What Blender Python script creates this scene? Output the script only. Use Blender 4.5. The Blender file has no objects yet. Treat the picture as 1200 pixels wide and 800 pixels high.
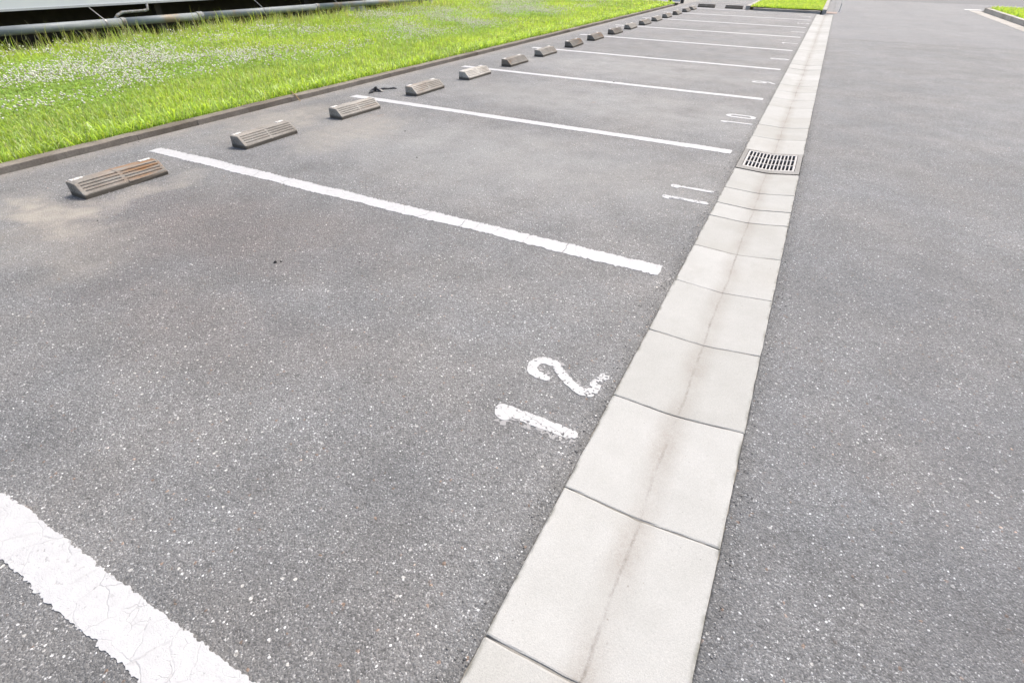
import bpy, math, random
import numpy as np
from mathutils import Matrix, Vector

random.seed(7)
rng = np.random.default_rng(11)
R = math.radians
scene = bpy.context.scene
col = scene.collection

# ------------------------------------------------------------------ camera
YAW, PITCH, ROLL = R(26.905), R(36.877), R(1.091)
CAM = Vector((0.3158, -2.5982, 1.3738))
fw = Vector((-math.sin(YAW) * math.cos(PITCH), math.cos(YAW) * math.cos(PITCH), -math.sin(PITCH)))
rt = Vector((math.cos(YAW), math.sin(YAW), 0))
up = rt.cross(fw)
rt2 = math.cos(ROLL) * rt + math.sin(ROLL) * up
up2 = -math.sin(ROLL) * rt + math.cos(ROLL) * up
cd = bpy.data.cameras.new('camera')
cam = bpy.data.objects.new('camera', cd)
col.objects.link(cam)
M4 = Matrix((rt2, up2, -fw)).transposed().to_4x4()
M4.translation = CAM
cam.matrix_world = M4
cd.sensor_width = 36
cd.lens = 17.995
cd.clip_start = 0.05
cd.clip_end = 3000
scene.camera = cam

# ------------------------------------------------------------------ sky, sun, exposure
SUN_EL, SUN_AZ = R(57), R(12)          # azimuth measured from +Y towards +X
world = bpy.data.worlds.new('World')
scene.world = world
world.use_nodes = True
wn = world.node_tree.nodes
wl = world.node_tree.links
bg = wn['Background']
sky = wn.new('ShaderNodeTexSky')
sky.sky_type = 'NISHITA'
sky.sun_disc = False
sky.sun_elevation = SUN_EL
sky.sun_rotation = SUN_AZ
sky.air_density = 1.0
sky.dust_density = 5.0
sky.ozone_density = 0.6
wl.new(sky.outputs[0], bg.inputs[0])
bg.inputs[1].default_value = 0.115
sd = bpy.data.lights.new('sun', 'SUN')
sd.energy = 1.5
sd.angle = R(15)
sd.color = (1.0, 0.955, 0.90)
sun = bpy.data.objects.new('sun', sd)
col.objects.link(sun)
sdir = Vector((math.sin(SUN_AZ) * math.cos(SUN_EL), math.cos(SUN_AZ) * math.cos(SUN_EL), math.sin(SUN_EL)))
sun.rotation_euler = sdir.to_track_quat('Z', 'Y').to_euler()
sun.location = sdir * 40
scene.view_settings.view_transform = 'Standard'
scene.view_settings.look = 'None'
scene.view_settings.gamma = 1
scene.view_settings.use_curve_mapping = False
scene.view_settings.exposure = 0.93

# ------------------------------------------------------------------ node helper
class NT:
    def __init__(s, name):
        s.m = bpy.data.materials.new(name)
        s.m.use_nodes = True
        s.t = s.m.node_tree
        s.n = s.t.nodes
        s.b = s.n['Principled BSDF']
        s.out = s.n['Material Output']
        s.co = s.n.new('ShaderNodeTexCoord').outputs['Object']
    def put(s, sock, v):
        if v is None:
            return
        if hasattr(v, 'links') or isinstance(v, bpy.types.NodeSocket):
            s.t.links.new(v, sock)
        else:
            if isinstance(v, (tuple, list)) and len(v) == 3 and len(sock.default_value) == 4:
                v = (*v, 1)
            sock.default_value = v
    def noise(s, scale, detail=4, rough=.55, vec=None, dist=0, color=False):
        n = s.n.new('ShaderNodeTexNoise')
        s.put(n.inputs['Vector'], vec or s.co)
        n.inputs['Scale'].default_value = scale
        n.inputs['Detail'].default_value = detail
        n.inputs['Roughness'].default_value = rough
        n.inputs['Distortion'].default_value = dist
        return n.outputs['Color' if color else 'Fac']
    def voro(s, scale, feature='F1', vec=None, rand=1.0):
        n = s.n.new('ShaderNodeTexVoronoi')
        n.feature = feature
        s.put(n.inputs['Vector'], vec or s.co)
        n.inputs['Scale'].default_value = scale
        n.inputs['Randomness'].default_value = rand
        return n
    def math(s, op, a, b=0.0, c=None, clamp=False):
        n = s.n.new('ShaderNodeMath')
        n.operation = op
        n.use_clamp = clamp
        s.put(n.inputs[0], a); s.put(n.inputs[1], b)
        if c is not None: s.put(n.inputs[2], c)
        return n.outputs[0]
    def vmath(s, op, a, b=(0, 0, 0)):
        n = s.n.new('ShaderNodeVectorMath')
        n.operation = op
        s.put(n.inputs[0], a); s.put(n.inputs[1], b)
        return n.outputs['Value' if op in ('LENGTH', 'DISTANCE', 'DOT_PRODUCT') else 0]
    def rng(s, v, a, b, c=0.0, d=1.0, smooth=False):
        n = s.n.new('ShaderNodeMapRange')
        if smooth: n.interpolation_type = 'SMOOTHSTEP'
        s.put(n.inputs['Value'], v)
        for k, x in zip(('From Min', 'From Max', 'To Min', 'To Max'), (a, b, c, d)):
            s.put(n.inputs[k], x)
        return n.outputs[0]
    def ramp(s, v, stops, interp='LINEAR'):
        n = s.n.new('ShaderNodeValToRGB')
        e = n.color_ramp.elements
        n.color_ramp.interpolation = interp
        while len(e) < len(stops): e.new(.5)
        for el, (p, c) in zip(e, stops):
            el.position = p
            el.color = (*c, 1) if isinstance(c, tuple) else (c, c, c, 1)
        s.put(n.inputs[0], v)
        return n.outputs[0]
    def mix(s, f, a, b, mode='MIX'):
        n = s.n.new('ShaderNodeMix')
        n.data_type = 'RGBA'
        n.blend_type = mode
        n.clamp_factor = True
        s.put(n.inputs[0], f); s.put(n.inputs[6], a); s.put(n.inputs[7], b)
        return n.outputs[2]
    def mapping(s, loc=(0, 0, 0), rot=(0, 0, 0), scale=(1, 1, 1), vec=None):
        n = s.n.new('ShaderNodeMapping')
        s.put(n.inputs['Vector'], vec or s.co)
        n.inputs['Location'].default_value = loc
        n.inputs['Rotation'].default_value = rot
        n.inputs['Scale'].default_value = scale
        return n.outputs[0]
    def sep(s, vec=None):
        n = s.n.new('ShaderNodeSeparateXYZ')
        s.put(n.inputs[0], vec or s.co)
        return n.outputs
    def bump(s, h, strength=.3, dist=.01, normal=None):
        n = s.n.new('ShaderNodeBump')
        n.inputs['Strength'].default_value = strength
        n.inputs['Distance'].default_value = dist
        s.put(n.inputs['Height'], h)
        if normal: s.put(n.inputs['Normal'], normal)
        return n.outputs[0]
    def attr(s, name, kind='OBJECT'):
        n = s.n.new('ShaderNodeAttribute')
        n.attribute_type = kind
        n.attribute_name = name
        return n.outputs
    def rand(s):
        return s.n.new('ShaderNodeObjectInfo').outputs['Random']
    def done(s, color=None, rough=None, normal=None, metal=None, spec=None):
        s.put(s.b.inputs['Base Color'], color)
        s.put(s.b.inputs['Roughness'], rough)
        s.put(s.b.inputs['Normal'], normal)
        s.put(s.b.inputs['Metallic'], metal)
        s.put(s.b.inputs['Specular IOR Level'], spec)
        return s.m

# ------------------------------------------------------------------ materials
def blob(t, cx, cy, rx, ry, rot, warp, lo=1.0, hi=.25):
    """soft patch of dirt: 1 in the middle, 0 outside, ragged by noise"""
    v = t.vmath('ADD', t.co, warp)
    m = t.vmath('SUBTRACT', v, (cx, cy, 0))
    m = t.mapping(rot=(0, 0, rot), vec=m)
    m = t.vmath('MULTIPLY', m, (1 / rx, 1 / ry, 0))
    return t.rng(t.vmath('LENGTH', m), lo, hi, 0, 1, True)

def asphalt(name, tone, warm, lot=False, coarse=1.0):
    t = NT(name)
    # slightly warped coordinates so the stones are not all round
    wob = t.vmath('MULTIPLY', t.vmath('SUBTRACT', t.noise(60, 2, color=True), (.5, .5, .5)), (.008, .008, .0))
    co = t.vmath('ADD', t.co, wob)
    co = t.vmath('MULTIPLY', co, (1, 1, 0))
    v1 = t.voro(148 * coarse, vec=co)          # stones of about 8 mm
    v2 = t.voro(330 * coarse, vec=co)          # fines of about 4 mm
    r1 = t.sep(v1.outputs['Color'])
    r2 = t.sep(v2.outputs['Color'])
    st1 = t.ramp(r1[0], [(0, .60), (.5, .88), (.82, 1.12), (.925, 1.5), (.972, 2.2), (1, 4.4)])
    st2 = t.ramp(r2[0], [(0, .60), (.5, .90), (.86, 1.18), (.955, 1.65), (1, 3.0)])
    core = t.rng(v1.outputs['Distance'], .62, .36, 0, 1, True)
    core = t.math('MULTIPLY', core, t.rng(r1[1], .25, .5, 0, 1))
    val = t.mix(core, st2, st1)
    big = t.noise(.55, 5, .6)
    mid = t.noise(3.2, 5, .62)
    pores = t.rng(t.noise(38, 3, .6), .33, .45, .68, 1)
    val = t.mix(1.0, val, t.rng(big, .3, .7, .84, 1.14), 'MULTIPLY')
    val = t.mix(1.0, val, t.rng(mid, .3, .7, .86, 1.13), 'MULTIPLY')
    val = t.mix(.8, val, pores, 'MULTIPLY')
    # sparse larger pale stones, unevenly scattered, and dark pits
    v3 = t.voro(62 * coarse, vec=co)
    r3 = t.sep(v3.outputs['Color'])
    clump = t.rng(t.noise(4.5, 3, .6), .40, .62)
    lim = t.math('SUBTRACT', .995, t.math('MULTIPLY', clump, .035))
    bigst = t.math('MULTIPLY', t.math('GREATER_THAN', r3[0], lim), t.rng(v3.outputs['Distance'], .36, .26))
    val = t.mix(t.math('MULTIPLY', bigst, .8), val, t.mix(r3[1], (1.5, 1.5, 1.5), (3.6, 3.5, 3.3)))
    pit = t.math('MULTIPLY', t.math('GREATER_THAN', r3[1], .965), t.rng(v3.outputs['Distance'], .34, .2))
    val = t.mix(t.math('MULTIPLY', pit, .6), val, (.35, .35, .35))
    # broad blotches, slightly warmer or cooler
    bl = t.noise(1.25, 5, .6, vec=t.vmath('ADD', t.co, (3.1, 8.7, 0)))
    val = t.mix(1.0, val, t.mix(t.rng(bl, .36, .64), (.955, .962, .975), (1.035, 1.008, .985)), 'MULTIPLY')
    tint = t.mix(t.rng(r1[2], .994, .998), warm, tuple(np.array(warm) * (1.3, .96, .76)))
    base = t.mix(1.0, val, tint, 'MULTIPLY')
    base = t.mix(1.0, base, (tone, tone, tone), 'MULTIPLY')
    X, Y, Z = t.sep()
    # broken, darker band of asphalt along the gutter
    ed = t.math('MINIMUM', t.math('ABSOLUTE', X), t.math('ABSOLUTE', t.math('SUBTRACT', X, .4885)))
    edm = t.rng(t.math('ADD', ed, t.math('MULTIPLY', t.math('SUBTRACT', t.noise(12, 4, .65), .5), .12)), .075, .0, 0, 1, True)
    base = t.mix(t.math('MULTIPLY', edm, .5), base, t.mix(1, base, (.62, .61, .58), 'MULTIPLY'))
    if lot:
        w = t.vmath('MULTIPLY', t.vmath('SUBTRACT', t.noise(1.7, 4, .6, color=True), (.5, .5, .5)), (1.1, 1.1, 0))
        sandf = t.rng(t.noise(9, 4, .65), .3, .62)
        grain = t.rng(t.noise(420, 2, .6), .25, .75, .72, 1.2)
        # pale dust driven over stalls 11 and 10 and along the wheel stops
        d1 = blob(t, -1.9, 1.35, 2.6, 1.05, 0, w, 1.15, .3)
        d2 = blob(t, -1.7, 3.75, 2.7, 1.1, 0, w, 1.15, .3)
        d3 = blob(t, -2.4, 6.3, 2.6, 1.2, 0, w, 1.2, .2)
        dd = t.math('MAXIMUM', t.math('MAXIMUM', d1, d2), d3)
        dd = t.math('MULTIPLY', dd, t.rng(mid, .25, .65, .45, 1))
        base = t.mix(t.math('MULTIPLY', dd, t.rng(r2[1], 0, 1, .22, .68)), base, t.mix(1, (.345, .345, .33), grain, 'MULTIPLY'))
        # broad brownish tyre-dirt stain across stall 12
        br = t.math('MAXIMUM', blob(t, -2.7, -.75, 1.5, .75, R(-12), w, 1.1, .15), t.math('MULTIPLY', blob(t, -2.0, -1.5, 1.2, .45, 0, w, 1.1, .15), .6))
        br = t.math('MULTIPLY', br, t.rng(mid, .25, .6, .5, 1))
        base = t.mix(br, base, t.mix(1, base, (.91, .845, .82), 'MULTIPLY'))
        # tan sand washed against the first stop and along the kerb
        s1 = t.math('MULTIPLY', blob(t, -3.78, -1.20, .75, .28, 0, w), 1.0)
        s1b = t.math('MULTIPLY', blob(t, -3.3, -1.42, .8, .42, R(5), w), .30)
        s2 = t.math('MULTIPLY', blob(t, -3.66, -.62, .22, .75, 0, w), .55)
        s3 = t.math('MULTIPLY', blob(t, -3.5, 1.35, .55, 1.0, 0, w), .50)
        s4 = t.math('MULTIPLY', blob(t, -4.4, 1.3, .55, 1.1, 0, w), .62)
        s5 = t.math('MULTIPLY', t.rng(t.math('ADD', X, t.math('MULTIPLY', mid, .35)), -4.42, -4.72, 0, 1, True), .55)
        sd_ = s1
        for q in (s1b, s2, s3, s4, s5): sd_ = t.math('MAXIMUM', sd_, q)
        sd_ = t.math('MULTIPLY', sd_, t.math('ADD', t.math('MULTIPLY', sandf, .6), .45))
        base = t.mix(sd_, base, t.mix(1, (.375, .345, .298), grain, 'MULTIPLY'))
        # damp dark area round the wheels of stall 12, rust spots
        rust = t.math('MULTIPLY', t.rng(t.noise(2.3, 3, .6), .70, .76), t.rng(t.noise(30, 3), .4, .6))
        base = t.mix(t.math('MULTIPLY', rust, .45), base, (.30, .17, .10))
        oil = t.rng(t.noise(1.1, 3, .5, vec=t.vmath('ADD', t.co, (7.3, 2.1, 0))), .60, .74)
        base = t.mix(t.math('MULTIPLY', oil, .35), base, (.085, .082, .085))
    else:
        # laying joint across the road, smoother mat beyond it
        jn = t.math('ADD', Y, t.math('MULTIPLY', t.math('SUBTRACT', t.noise(1.3, 3), .5), .7))
        far = t.rng(jn, 12.7, 13.3, 0, 1, True)
        base = t.mix(t.math('MULTIPLY', far, .35), base, (.215, .22, .228))
        jl = t.math('ABSOLUTE', t.math('SUBTRACT', jn, 12.75))
        base = t.mix(t.rng(jl, .09, .02, 0, .35), base, (.09, .09, .095))
        trk = t.rng(t.noise(.8, 3, .5, vec=t.mapping(scale=(1.6, .18, 1))), .52, .68)
        base = t.mix(t.math('MULTIPLY', trk, .22), base, (.115, .117, .125))
    h = t.math('ADD', t.math('MULTIPLY', t.math('SUBTRACT', 1, v1.outputs['Distance']), 1.0),
               t.math('MULTIPLY', t.math('SUBTRACT', 1, v2.outputs['Distance']), .45))
    h = t.math('ADD', h, t.math('MULTIPLY', pores, .8))
    h = t.math('ADD', h, t.math('MULTIPLY', r1[0], .55))
    nb = t.bump(h, .62, .0045)
    return t.done(base, t.rng(r1[1], 0, 1, .55, .85), nb, spec=.42)

M = {}
M['lot'] = asphalt('lot_asphalt', .205, (.982, .992, .985), True)
M['road'] = asphalt('road_asphalt', .182, (.962, .99, 1.01))
M['street'] = asphalt('street_asphalt', .085, (.95, .98, 1.05))

def concrete(name, a, b, stain, stain_amt, speck=.5, rough=.85, bump=.25, bscale=120):
    t = NT(name)
    rn = t.rand()
    off = t.n.new('ShaderNodeCombineXYZ')
    t.put(off.inputs[0], t.math('MULTIPLY', rn, 37)); t.put(off.inputs[1], t.math('MULTIPLY', rn, 91))
    co = t.vmath('ADD', t.co, off.outputs[0])
    n1 = t.noise(5, 6, .65, co); n2 = t.noise(70 if bscale != 160 else 230, 4, .65, co); n3 = t.noise(1.4, 3, .5, co)
    c = t.mix(t.rng(n1, .3, .7), a, b)
    c = t.mix(t.math('MULTIPLY', t.rng(n3, .5, .72), stain_amt), c, stain)
    c = t.mix(speck, c, t.rng(n2, .28, .62, .68, 1.1), 'MULTIPLY')
    c = t.mix(1, c, t.rng(rn, 0, 1, .965, 1.03), 'MULTIPLY')
    pit = t.voro(bscale, vec=co).outputs['Distance']
    h = t.math('ADD', t.rng(pit, .05, .25), t.math('MULTIPLY', n2, 1.3))
    return t, c, co, t.bump(h, bump, .004)

# gutter blocks: pale concrete, dirt line along the channel
def gutter_mat():
    t, c, co, nb = concrete('gutter_concrete', (.420, .420, .397), (.474, .474, .453), (.36, .345, .30), .35, .35, bump=.22, bscale=160)
    X, Y, Z = t.sep()
    wob = t.math('ADD', t.math('MULTIPLY', t.math('SUBTRACT', t.noise(1.6, 3, .5), .5), .045), t.math('MULTIPLY', t.math('SUBTRACT', t.noise(34, 3, .6), .5), .014))
    d = t.math('ABSOLUTE', t.math('ADD', t.math('SUBTRACT', X, .250), wob))
    patch = t.math('MULTIPLY', t.rng(t.noise(3.5, 4, .6), .25, .62), t.rng(t.noise(120, 4, .7), .3, .6, .45, 1))
    soft = t.math('MULTIPLY', t.rng(d, .085, .0, 0, 1, True), .68)
    brk = t.rng(t.noise(7.5, 5, .78, t.mapping(scale=(1, .55, 1))), .40, .62)
    line = t.math('MULTIPLY', t.math('MULTIPLY', t.rng(d, .008, .001, 0, 1, True), brk), t.rng(t.noise(110, 4, .75), .36, .6, .15, 1))
    c = t.mix(t.math('MULTIPLY', soft, patch), c, (.29, .262, .228))
    c = t.mix(t.math('MULTIPLY', line, .62), c, (.14, .12, .10))
    # green-black grime along both long edges and grit spots
    edge = t.math('MINIMUM', t.math('SUBTRACT', X, 0.0), t.math('SUBTRACT', .4885, X))
    e = t.math('MULTIPLY', t.rng(edge, .016, .002, 0, 1, True), t.rng(t.noise(9, 4, .7), .45, .62))
    c = t.mix(t.math('MULTIPLY', e, .7), c, (.15, .15, .12))
    spots = t.math('MULTIPLY', t.rng(t.noise(55, 2, .5), .73, .77), t.rng(t.noise(2.1, 2), .45, .6))
    c = t.mix(t.math('MULTIPLY', spots, .6), c, (.22, .20, .17))
    c = t.mix(1, c, t.rng(t.noise(420, 3, .7), .3, .62, .86, 1.05), 'MULTIPLY')
    holes = t.math('MULTIPLY', t.rng(t.voro(34).outputs['Distance'], .075, .045), t.rng(t.noise(3.3, 3), .45, .58))
    c = t.mix(t.math('MULTIPLY', holes, .6), c, (.17, .155, .135))
    # run-off stains, silt fans and per-block tone
    silt = t.math('MULTIPLY', t.rng(t.noise(1.9, 5, .68, t.mapping(scale=(1.6, .8, 1), loc=(4, 9, 0))), .54, .70), t.rng(t.noise(150, 3, .7), .35, .6, .5, 1))
    c = t.mix(t.math('MULTIPLY', silt, .26), c, (.27, .25, .215))
    c = t.mix(1, c, t.mix(t.rand(), (.965, .962, .952), (1.02, 1.02, 1.025)), 'MULTIPLY')
    return t.done(c, .85, nb, spec=.3)
M['gutter'] = gutter_mat()
t, c, co, nb = concrete('mortar', (.24, .23, .205), (.32, .305, .275), (.14, .135, .11), .5)
M['mortar'] = t.done(c, .95, nb, spec=.2)
t, c, co, nb = concrete('basin_concrete', (.27, .265, .25), (.36, .352, .335), (.19, .18, .16), .6, .6, bump=.4)
M['basin'] = t.done(c, .9, nb, spec=.25)
t, c, co, nb = concrete('pit_concrete', (.10, .095, .085), (.16, .15, .13), (.04, .04, .03), .6)
M['pit'] = t.done(c, .95, nb, spec=.2)
t, c, co, nb = concrete('kerb_concrete', (.19, .165, .138), (.285, .257, .222), (.12, .10, .078), .8, .7, bump=.5)
M['kerb'] = t.done(c, .92, nb, spec=.2)
t, c, co, nb = concrete('pale_kerb_concrete', (.40, .38, .34), (.54, .52, .48), (.28, .25, .2), .6, .6, bump=.4)
M['pale_kerb'] = t.done(c, .9, nb, spec=.25)

def stop_mat():
    t, c, co, nb = concrete('wheel_stop_concrete', (.225, .213, .190), (.33, .315, .285), (.155, .138, .115), .75, .65, bump=.45, bscale=200)
    tone = t.attr('tone')[2]
    rust = t.attr('rust')[2]
    side = t.attr('rust_end')[2]
    X, Y, Z = t.sep()
    streak = t.noise(3.2, 4, .65, t.mapping(scale=(9, 1.0, 9), vec=co))
    end = t.rng(t.math('MULTIPLY', t.math('SUBTRACT', Y, .3), side), -.22, .3, .12, 1, True)
    r = t.math('MULTIPLY', t.math('MULTIPLY', t.rng(streak, .42, .66), rust), end)
    r = t.math('MULTIPLY', r, t.rng(Z, .015, .05))
    c = t.mix(1, c, tone, 'MULTIPLY')
    c = t.mix(t.math('MULTIPLY', r, .85), c, (.30, .155, .06))
    # mud at the foot, darkened further to paint in the toe's shade
    mud_shade = t.math('MULTIPLY', t.rng(t.math('ADD', Z, t.math('MULTIPLY', streak, .016)), .046, .030), .85)
    c = t.mix(mud_shade, c, (.105, .09, .072))
    return t.done(c, .9, nb, spec=.22)
M['stop'] = stop_mat()

t = NT('reflector_paint')
M['reflector'] = t.done(t.mix(t.rng(t.noise(40, 4, .6), .50, .62), (.72, .70, .66), (.34, .30, .25)), .5)

def paint(name, a, wear):
    t = NT(name)
    wob = t.vmath('MULTIPLY', t.vmath('SUBTRACT', t.noise(14, 3, color=True), (.5, .5, .5)), (.05, .05, 0))
    co = t.vmath('ADD', t.co, wob)
    v = t.voro(11, 'DISTANCE_TO_EDGE', co).outputs[0]
    v_b = t.voro(30, 'DISTANCE_TO_EDGE', co).outputs[0]
    crack = t.math('MULTIPLY', t.rng(v, .030, .004), t.rng(t.noise(4, 3), .42, .62))
    crack = t.math('MAXIMUM', crack, t.math('MULTIPLY', t.rng(v_b, .04, .01), t.rng(t.noise(9, 3), .54, .66)))
    n = t.noise(26, 5, .68)
    fine = t.noise(240, 3, .6)
    c = t.mix(t.rng(n, .35, .72), a, tuple(np.array(a) * .90))
    c = t.mix(t.math('MULTIPLY', crack, .6), c, (.37, .365, .36))
    chip = t.math('MULTIPLY', t.rng(t.noise(85, 4, .72), .60, .66), t.rng(t.noise(7, 3), .42, .62))
    c = t.mix(t.math('MULTIPLY', chip, wear), c, (.17, .165, .16))
    h = t.math('ADD', t.math('MULTIPLY', n, .8), t.math('MULTIPLY', fine, .5))
    h = t.math('SUBTRACT', h, t.math('MULTIPLY', crack, .6))
    h = t.math('SUBTRACT', h, t.math('MULTIPLY', chip, wear))
    return t.done(c, .6, t.bump(h, .5, .004), spec=.35)
M['paint'] = paint('road_paint', (.52, .522, .522), .5)
M['paint_worn'] = paint('worn_road_paint', (.52, .52, .515), .95)
M['paint_ghost'] = paint('faded_road_paint', (.33, .325, .32), .9)

t = NT('galvanised_steel')
M['steel'] = t.done(t.mix(t.rng(t.noise(30, 4, .6), .35, .7), (.42, .42, .42), (.30, .285, .27)), .48, metal=.35)
t = NT('painted_pipe')
n = t.noise(4, 4, .6, t.mapping(scale=(6, 1, 6)))
pc = t.mix(t.rng(n, .35, .7), (.29, .32, .335), (.21, .235, .25))
pc = t.mix(t.math('MULTIPLY', t.rng(t.noise(1.1, 4, .7), .56, .64), .7), pc, (.33, .24, .14))
M['pipe'] = t.done(pc, .55)
t = NT('pipe_fitting'); M['fitting'] = t.done(t.mix(t.rng(t.noise(20, 4), .4, .6), (.28, .30, .32), (.17, .15, .12)), .6)
t = NT('dark_steel'); M['dark'] = t.done(t.mix(t.noise(8, 3), (.035, .035, .04), (.06, .055, .05)), .6)
t = NT('white_wall_panel'); M['wall'] = t.done(t.mix(t.rng(t.noise(1.2, 4), .3, .7), (.86, .88, .90), (.82, .845, .87)), .55)
t = NT('wall_trim'); M['trim'] = t.done(t.mix(t.rng(t.noise(3, 4), .3, .7), (.62, .64, .65), (.52, .53, .53)), .5)
t = NT('block_foundation'); M['found'] = t.done(t.mix(t.rng(t.noise(6, 4), .3, .7), (.06, .052, .045), (.09, .08, .066)), .95)
t = NT('white_block'); M['wblock'] = t.done(t.mix(t.rng(t.noise(14, 4), .3, .7), (.80, .79, .76), (.66, .65, .61)), .8)
t = NT('roof_sheet'); M['roof'] = t.done(t.mix(t.noise(2, 3), (.3, .32, .34), (.25, .26, .28)), .5)
t = NT('soil')
M['soil'] = t.done(t.mix(t.rng(t.noise(14, 6, .7), .3, .7), (.15, .19, .035), (.24, .27, .06)), .95, t.bump(t.noise(25, 5, .7), .8, .04))
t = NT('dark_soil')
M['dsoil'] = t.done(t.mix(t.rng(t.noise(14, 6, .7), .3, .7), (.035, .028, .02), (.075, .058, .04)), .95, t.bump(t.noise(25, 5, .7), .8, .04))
t = NT('ground_dirt')
M['ground'] = t.done(t.mix(t.rng(t.noise(1.5, 6, .65), .3, .7), (.13, .125, .11), (.19, .18, .16)), .95)
t = NT('black_plastic'); M['black'] = t.done(t.mix(t.noise(60, 3), (.012, .012, .014), (.05, .05, .055)), .45)
t = NT('dry_straw'); M['straw'] = t.done(t.mix(t.noise(60, 3), (.42, .29, .13), (.32, .2, .09)), .8)
t = NT('rusty_cover'); M['rusty'] = t.done(t.mix(t.rng(t.noise(5, 5), .35, .65), (.36, .25, .2), (.27, .24, .22)), .85)

def leaf_mat(name, transl=.55):
    t = NT(name)
    a = t.n.new('ShaderNodeAttribute'); a.attribute_name = 'leafcol'
    c = a.outputs['Color']
    t.n.remove(t.b)
    d = t.n.new('ShaderNodeBsdfDiffuse'); tr = t.n.new('ShaderNodeBsdfTranslucent')
    g = t.n.new('ShaderNodeBsdfGlossy'); g.inputs['Roughness'].default_value = .45
    t.put(d.inputs[0], c)
    t.put(tr.inputs[0], t.mix(1, c, (1.12, 1.08, .5), 'MULTIPLY'))
    t.put(g.inputs[0], (.9, .95, .9))
    m = t.n.new('ShaderNodeMixShader'); m.inputs[0].default_value = transl
    t.t.links.new(d.outputs[0], m.inputs[1]); t.t.links.new(tr.outputs[0], m.inputs[2])
    m2 = t.n.new('ShaderNodeMixShader'); m2.inputs[0].default_value = .05
    t.t.links.new(m.outputs[0], m2.inputs[1]); t.t.links.new(g.outputs[0], m2.inputs[2])
    t.t.links.new(m2.outputs[0], t.out.inputs[0])
    return t.m
M['leaf'] = leaf_mat('grass_blade')
M['petal'] = leaf_mat('clover_petal', .25)
def grit_mat():
    t = NT('grit_stone')
    a = t.n.new('ShaderNodeAttribute'); a.attribute_name = 'leafcol'
    return t.done(a.outputs['Color'], .8)
M['grit'] = grit_mat()

# ------------------------------------------------------------------ mesh helpers
def mesh_obj(name, verts, faces, mat, parent=None, smooth=False, loc=None):
    me = bpy.data.meshes.new(name)
    me.from_pydata([tuple(v) for v in verts], [], [tuple(f) for f in faces])
    me.update()
    if mat: me.materials.append(mat)
    if smooth:
        for p in me.polygons: p.use_smooth = True
    o = bpy.data.objects.new(name, me)
    col.objects.link(o)
    if parent: o.parent = parent
    if loc is not None: o.location = loc
    return o

def tag(o, label, cat=None, group=None, kind=None):
    o['label'] = label
    if cat: o['category'] = cat
    if group: o['group'] = group
    if kind: o['kind'] = kind
    return o

def empty(name, loc=(0, 0, 0)):
    o = bpy.data.objects.new(name, None)
    o.empty_display_size = .1
    col.objects.link(o)
    o.location = loc
    return o

class MB:
    def __init__(s): s.v = []; s.f = []
    def add(s, v, f):
        k = len(s.v); s.v += [tuple(x) for x in v]; s.f += [tuple(i + k for i in q) for q in f]
    def box(s, x0, x1, y0, y1, z0, z1, c=0.0):
        """box with chamfered top edges"""
        if c <= 0:
            v = [(x, y, z) for z in (z0, z1) for y in (y0, y1) for x in (x0, x1)]
            s.add(v, [(0, 2, 3, 1), (4, 5, 7, 6), (0, 1, 5, 4), (2, 6, 7, 3), (0, 4, 6, 2), (1, 3, 7, 5)])
        else:
            r0 = [(x0, y0, z0), (x1, y0, z0), (x1, y1, z0), (x0, y1, z0)]
            r1 = [(x, y, z1 - c) for x, y, _ in r0]
            r2 = [(x0 + c, y0 + c, z1), (x1 - c, y0 + c, z1), (x1 - c, y1 - c, z1), (x0 + c, y1 - c, z1)]
            f = [(3, 2, 1, 0), (8, 9, 10, 11)]
            for b in (0, 4):
                for i in range(4): f.append((b + i, b + (i + 1) % 4, b + 4 + (i + 1) % 4, b + 4 + i))
            s.add(r0 + r1 + r2, f)
    def tube(s, pts, rad, n=12, cap=True):
        pts = [Vector(p) for p in pts]
        rr = rad if isinstance(rad, (list, tuple)) else [rad] * len(pts)
        k = len(s.v)
        for i, p in enumerate(pts):
            d = (pts[min(i + 1, len(pts) - 1)] - pts[max(i - 1, 0)]).normalized()
            a = d.cross(Vector((0, 0, 1)) if abs(d.z) < .9 else Vector((1, 0, 0))).normalized()
            b = a.cross(d)
            for j in range(n):
                th = 2 * math.pi * j / n
                s.v.append(tuple(p + rr[i] * (math.cos(th) * a + math.sin(th) * b)))
        for i in range(len(pts) - 1):
            for j in range(n):
                a0 = k + i * n + j; a1 = k + i * n + (j + 1) % n
                s.f.append((a0, a0 + n, a1 + n, a1))
        if cap:
            s.f.append(tuple(k + j for j in range(n)))
            s.f.append(tuple(k + (len(pts) - 1) * n + j for j in reversed(range(n))))
    def build(s, name, mat, parent=None, smooth=False, loc=None):
        return mesh_obj(name, s.v, s.f, mat, parent, smooth, loc)

def h2(ix, iy, seed):
    n = (ix.astype(np.int64) * 374761393 + iy.astype(np.int64) * 668265263 + seed * 1274126177) & 0x7fffffff
    n = ((n ^ (n >> 13)) * 1103515245) & 0x7fffffff
    return ((n ^ (n >> 16)) & 0xffff) / 65535.0
def vnoise(x, y, seed=0):
    ix = np.floor(x); iy = np.floor(y); fx = x - ix; fy = y - iy
    fx = fx * fx * (3 - 2 * fx); fy = fy * fy * (3 - 2 * fy)
    a = h2(ix, iy, seed); b = h2(ix + 1, iy, seed); c = h2(ix, iy + 1, seed); d = h2(ix + 1, iy + 1, seed)
    return (a * (1 - fx) + b * fx) * (1 - fy) + (c * (1 - fx) + d * fx) * fy
def fbm(x, y, seed=0, oct=4):
    s = 0; a = .5; t = 0
    for o in range(oct):
        s = s + a * vnoise(x * 2 ** o, y * 2 ** o, seed + o * 17); t += a; a *= .55
    return s / t

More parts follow.
